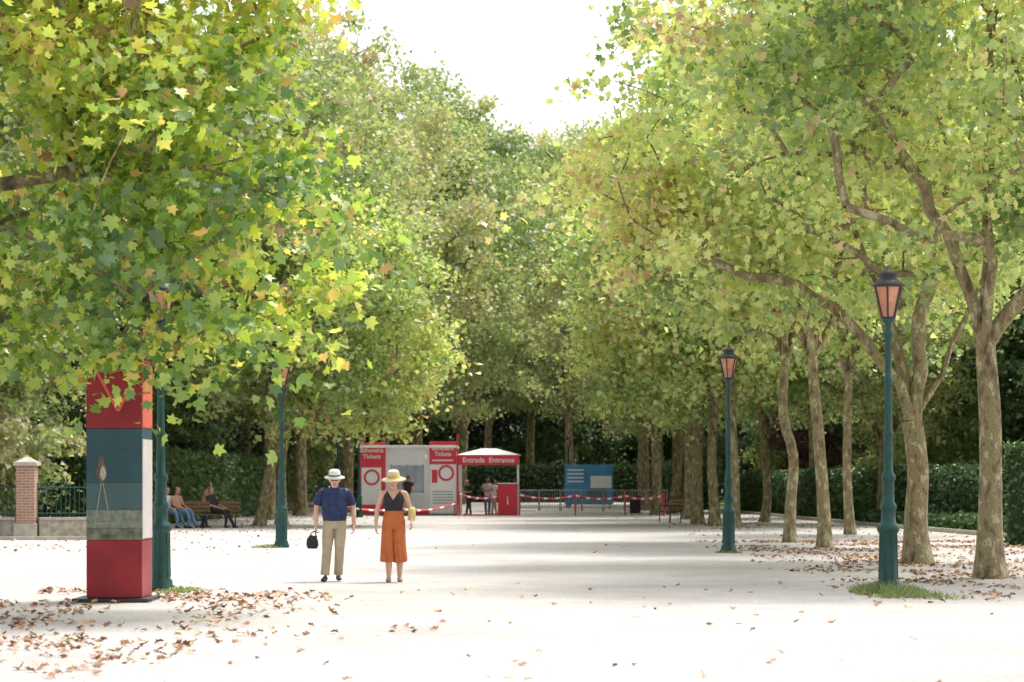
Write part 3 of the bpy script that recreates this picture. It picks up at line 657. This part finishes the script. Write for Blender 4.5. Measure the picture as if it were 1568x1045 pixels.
def glasses(parent,M):
    rods('sunglasses',[(M@Vector((-.045,-.093,.122)),M@Vector((-.012,-.102,.120)),.015),(M@Vector((.012,-.102,.120)),M@Vector((.045,-.093,.122)),.015),(M@Vector((-.07,-.07,.124)),M@Vector((-.075,.01,.124)),.004),(M@Vector((.07,-.07,.124)),M@Vector((.075,.01,.124)),.004),(M@Vector((-.07,-.07,.124)),M@Vector((.07,-.07,.124)),.004)],M_sun,parent,8)

# --- man
pm=empty('walking_man',(-2.70,36.8,0),.05)
F=Fig()
F.tube([(0,.01,.80),(0,.01,.88),(0,0,.945)],[(.165,.115),(.18,.13),(.175,.13)],M_khaki,n=20)
F.tube([(0,0,.925),(0,0,.945)],[(.182,.137),(.182,.137)],M_belt,n=20)
F.tube([(0,0,.94),(0,-.012,1.04),(0,-.015,1.14),(0,0,1.27),(0,.005,1.35),(0,.01,1.405),(0,.01,1.43)],[(.178,.135),(.192,.155),(.195,.155),(.205,.13),(.19,.11),(.12,.085),(.07,.07)],M_navy,n=24)
F.tube([(0,.015,1.38),(0,.0,1.44),(0,-.01,1.49)],[.058,.055,.055],M_skin)
F.tube([(0,.012,1.405),(0,.005,1.445)],[(.075,.075),(.068,.07)],M_navy)
Mh=F.head(Vector((0,-.02,1.432)),M_skin,0,.08)
F.tube([Mh@Vector((0,.03,.06)),Mh@Vector((0,.03,.12)),Mh@Vector((0,.02,.19))],[(.065,.07),(.076,.078),(.07,.075)],M_hair)
for sx,el,wr in ((-1,(-.275,.03,1.10),(-.285,-.04,.855)),(1,(.285,.03,1.10),(.295,-.05,.86))):
    sh=(sx*.185,.005,1.35)
    F.tube([(sx*.12,.005,1.36),sh,(sx*.24,.012,1.25),el],[.06,.062,.052,.042],M_skin)
    F.tube([(sx*.10,.005,1.355),sh,(sx*.235,.012,1.25),(sx*.262,.02,1.16)],[.066,.072,.068,.064],M_navy)
    F.tube([el,((el[0]+wr[0])/2,(el[1]+wr[1])/2-.005,(el[2]+wr[2])/2+.03),wr],[.042,.039,.027],M_skin)
    F.hand(wr,(0,-.15,-1),(0,-1,-.1),(-sx,0,0),M_skin,1.0 if sx<0 else .55)
for hp,kn,an,ft in (((-.088,.01,.85),(-.115,-.06,.48),(-.145,-.07,.085),(-.15,-1)),((.088,.01,.85),(.075,-.06,.48),(.055,.08,.095),(.1,-1))):
    F.tube([hp,((hp[0]+kn[0])/2,(hp[1]+kn[1])/2,.67),kn,((kn[0]+an[0])/2,(kn[1]+an[1])/2+.01,.28),(an[0],an[1],an[2]+.015)],[(.092,.105),(.09,.1),(.073,.078),(.07,.075),(.068,.075)],M_khaki,rip=.05,n=18,rk=5)
    F.foot(an,ft,M_shoe)
F.finish('body',pm,.005)
hat(pm,Mh,[(.155,-.02),(.158,-.014),(.095,.012),(.09,.03),(.084,.085),(.06,.105),(.001,.11)],M_cap,pitch=.12)
lathe('hat_ribbon',[(.0965,.012),(.0945,.032),(.09,.032)],M_navy,pm,28,caps=False).matrix_local=Mh@Matrix.Translation((0,.005,.165))@Matrix.Rotation(.12,4,'X')
glasses(pm,Mh)
bg=Fig(); bx,by=-.315,-.06
bg.tube([(bx-.02,by,.50),(bx-.02,by,.56),(bx-.02,by,.64),(bx-.01,by,.70)],[(.07,.05),(.095,.065),(.085,.06),(.04,.03)],M_black,n=14)
bg.tube([(bx-.06,by,.68),(bx-.03,by,.74),(bx+.02,by,.765),(bx+.03,by,.72),(bx+.05,by,.67)],[.01,.01,.01,.01,.01],M_black,(0,1,0),8)
bg.finish('shoulder_bag',pm,.006)
# --- woman
pw=empty('walking_woman',(-1.79,36.6,0),-.03)
F=Fig()
F.tube([(0,0,1.04),(0,0,1.10),(0,-.01,1.22),(0,.0,1.30),(0,.008,1.365),(0,.01,1.39)],[(.135,.10),(.135,.10),(.155,.125),(.155,.105),(.12,.08),(.06,.06)],M_black,n=24)
F.tube([(0,.01,1.37),(0,0,1.42),(0,-.01,1.47)],[.05,.046,.046],M_skin)
Mh=F.head(Vector((0,-.02,1.415)),M_skin,-.15,.1)
F.tube([Mh@Vector((0,.04,.02)),Mh@Vector((0,.035,.10)),Mh@Vector((0,.02,.18))],[(.06,.05),(.08,.08),(.074,.08)],M_hairb)
F.tube([(0,0,1.07),(0,0,1.0),(0,.01,.90),(0,.01,.80)],[(.138,.105),(.155,.12),(.175,.135),(.17,.12)],M_orange,n=24)
for hp,kn,hm,an in (((-.08,.01,.92),(-.09,-.04,.6),(-.095,-.02,.31),(-.07,-.09,.09)),((.08,.01,.92),(.085,-.03,.6),(.095,.02,.31),(.085,.05,.09))):
    F.tube([hp,kn,hm],[(.095,.11),(.098,.11),(.108,.115)],M_orange,rip=.10,n=28,sub=7,rk=8)
    F.tube([(hm[0]*.9,hm[1],.40),(an[0]*1.02,(hm[1]+an[1])/2+.015,.27),(an[0],an[1],.09),(an[0],an[1],.05)],[.055,.052,.033,.034],M_skin)
    F.foot(an,(.05 if an[0]<0 else .15,-1),M_sandal,.235,.042)
for sx,el,wr,hd in ((-1,(-.255,.03,1.09),(-.265,-.06,.86),(0,-.1,-1)),(1,(.25,.05,1.10),(.275,-.10,.92),(.1,-.4,-.9))):
    sh=(sx*.165,.005,1.33)
    F.tube([(sx*.10,.008,1.35),sh,(sx*.205,.015,1.23),el],[.045,.05,.043,.035],M_skin)
    F.tube([el,((el[0]+wr[0])/2,(el[1]+wr[1])/2,(el[2]+wr[2])/2+.02),wr],[.036,.033,.022],M_skin)
    F.hand(wr,hd,(0,-1,-.1),(-sx,0,0),M_skin,.6)
def fixw(c,m):
    if m is M_black and c.y<.02 and c.z>1.24+abs(c.x)*1.5: return M_skin
F.finish('body',pw,.005,fixw)
hat(pw,Mh,[(.185,-.035),(.188,-.03),(.15,-.012),(.098,.008),(.093,.03),(.088,.09),(.065,.112),(.001,.105)],M_straw,pitch=.12)
lathe('hat_ribbon',[(.102,.008),(.0965,.04),(.09,.04)],M_band,pw,28,caps=False).matrix_local=Mh@Matrix.Translation((0,.005,.165))@Matrix.Rotation(.12,4,'X')
glasses(pw,Mh)
bg=Fig(); bg.tube([(.265,-.02,.93),(.275,-.02,1.0),(.275,-.02,1.10),(.27,-.02,1.13)],[(.055,.05),(.06,.065),(.055,.06),(.035,.03)],M_yb,n=14)
bg.tube([(.25,-.02,1.12),(.2,.02,1.25),(.15,.03,1.38),(.17,.06,1.25),(.27,.02,1.11)],[.007]*5,M_yb,(0,1,0),8)
bg.finish('handbag',pw,.006)
# --- background people
def standing(name,x,y,rz,top,bot,hair,h=1.0,lean=0,armup=False,short=False):
    e=empty(name,(x,y,0),rz); e.scale=(h,h,h); F=Fig()
    L=lambda z:-lean*max(0,z-.9)
    F.tube([(0,L(.9),.86),(0,L(1.05),1.05),(0,L(1.25),1.25),(0,L(1.4),1.4),(0,L(1.45),1.46)],[(.16,.12),(.155,.12),(.19,.125),(.17,.1),(.06,.06)],top)
    F.tube([(0,L(1.42),1.42),(0,L(1.5),1.53)],[.055,.052],M_skin2); M=F.head(Vector((0,L(1.5)-.02,1.49)),M_skin2,0,.1)
    F.tube([M@Vector((0,.03,.07)),M@Vector((0,.025,.14)),M@Vector((0,.01,.215))],[(.07,.06),(.079,.085),(.06,.075)],hair)
    for s in (-1,1):
        sy=L(1.4); el=(s*.25,sy+.05,1.13); wr=(s*.22,sy-.15,.95) if not armup else (s*.15,sy-.25,1.12)
        F.tube([(s*.12,sy,1.4),(s*.19,sy,1.39),el],[.06,.06,.042],top if not short else M_skin2); F.tube([el,wr],[.04,.028],M_skin2)
        if short: F.tube([(s*.1,sy,1.4),(s*.19,sy,1.39),(s*.23,sy+.02,1.25)],[.066,.068,.06],top)
        F.hand(wr,(Vector(wr)-Vector(el)),(0,0,1),(-s,0,0),M_skin2,.6)
        F.tube([(s*.085,0,.92),(s*.095,-.02*s,.5),(s*.1,.05*s,.09)],[.095,.07,.055],bot); F.foot((s*.1,.05*s,.085),(0.1*s,-1),M_shoe)
    F.finish('body',e,.011); return e
standing('man_in_white_shirt',-1.15,113.6,.5,M_wshirt,M_jean,M_hair,1.0,0,True,True)
standing('visitor_in_black',-2.05,114.5,-.8,M_black,M_black,M_hairb,.95,.1,True)
standing('visitor_in_white',-.85,114.6,2.4,M_wshirt,M_khaki,M_hairb,.95,0,False,True)
standing('man_at_ticket_window',-4.75,109.7,2.6,M_black,M_khaki,M_hairb,1.08,.15,True,True)
standing('woman_leaning_on_bench',-10.3,80.9,2.2,M_skin2,M_jean,M_hairb,.88,.35,True)
def sitting(name,x,y,rz,top,bot,hair,back=.15):
    e=empty(name,(x,y,0),rz); F=Fig(); by=.05
    Y=lambda z:by+back*(z-.5)
    F.tube([(0,by,.53),(0,Y(.7),.70),(0,Y(.9),.90),(0,Y(1.03),1.03),(0,Y(1.08),1.09)],[(.165,.13),(.15,.12),(.18,.12),(.16,.1),(.06,.06)],top)
    F.tube([(0,Y(1.05),1.05),(0,Y(1.12),1.16)],[.055,.052],M_skin2); M=F.head(Vector((0,Y(1.1)-.03,1.12)),M_skin2,.1,.15)
    F.tube([M@Vector((0,.03,.06)),M@Vector((0,.025,.14)),M@Vector((0,.01,.215))],[(.07,.06),(.079,.085),(.06,.075)],hair)
    for s in (-1,1):
        el=(s*.24,Y(.8)-.05,.76); wr=(s*.12,by-.32,.66)
        F.tube([(s*.12,Y(1.02),1.02),(s*.185,Y(1.0),1.01),el],[.055,.058,.04],top); F.tube([el,wr],[.038,.028],M_skin2); F.hand(wr,(-.3*s,-1,-.1),(-s,0,.2),(0,0,-1),M_skin2,.4)
        F.tube([(s*.09,by,.55),(s*.10,by-.25,.56),(s*.11,by-.48,.53)],[.1,.088,.068],bot); F.tube([(s*.11,by-.48,.53),(s*.11,by-.56,.3),(s*.12,by-.62-.08*s,.09)],[.066,.058,.045],bot); F.foot((s*.12,by-.62-.08*s,.085),(.05*s,-1),M_shoe)
    F.finish('body',e,.011)
sitting('woman_sitting_on_bench',-11.35,80.0,.9,M_wshirt,M_jean,M_hair)
sitting('man_sitting_on_bench',-11.0,80.0,1.0,M_skin2,M_jean,M_hairb)
sitting('visitor_sitting_on_bench',-9.85,80.6,1.0,M_black,M_black,M_hairb,.4)

# ------------------------------------------------------------------ light, world, camera
SUN_EL=rad(63); SUN_AZ=rad(40)
dv=Vector((math.sin(SUN_AZ)*math.cos(SUN_EL),math.cos(SUN_AZ)*math.cos(SUN_EL),math.sin(SUN_EL)))
sl=bpy.data.lights.new('sun','SUN'); sl.energy=3.0; sl.angle=rad(14); sl.color=(1,.96,.89)
so=bpy.data.objects.new('sun',sl); so.rotation_euler=(-dv).to_track_quat('-Z','Y').to_euler(); COL.objects.link(so)
w=bpy.data.worlds.new('World'); scene.world=w; w.use_nodes=True; N=w.node_tree.nodes; Lk=w.node_tree.links
sky=N.new('ShaderNodeTexSky'); sky.sky_type='NISHITA'; sky.sun_disc=False; sky.sun_elevation=SUN_EL; sky.sun_rotation=SUN_AZ; sky.dust_density=5; sky.air_density=1.2; sky.ozone_density=1
hs=N.new('ShaderNodeHueSaturation'); hs.inputs['Saturation'].default_value=.25; hs.inputs['Value'].default_value=2.2
Lk.new(sky.outputs[0],hs.inputs['Color']); Lk.new(hs.outputs[0],N['Background'].inputs[0]); N['Background'].inputs[1].default_value=.15
cam=bpy.data.cameras.new('camera'); co=bpy.data.objects.new('camera',cam); COL.objects.link(co); scene.camera=co
co.location=(0,0,1.5); co.rotation_euler=(math.pi/2,0,0); cam.lens=85; cam.sensor_width=36; cam.shift_y=.1385; cam.clip_end=5000; cam.clip_start=.5
cam.dof.use_dof=True; cam.dof.focus_distance=36; cam.dof.aperture_fstop=3.2
scene.view_settings.view_transform='Standard'; scene.view_settings.look='None'; scene.view_settings.exposure=0
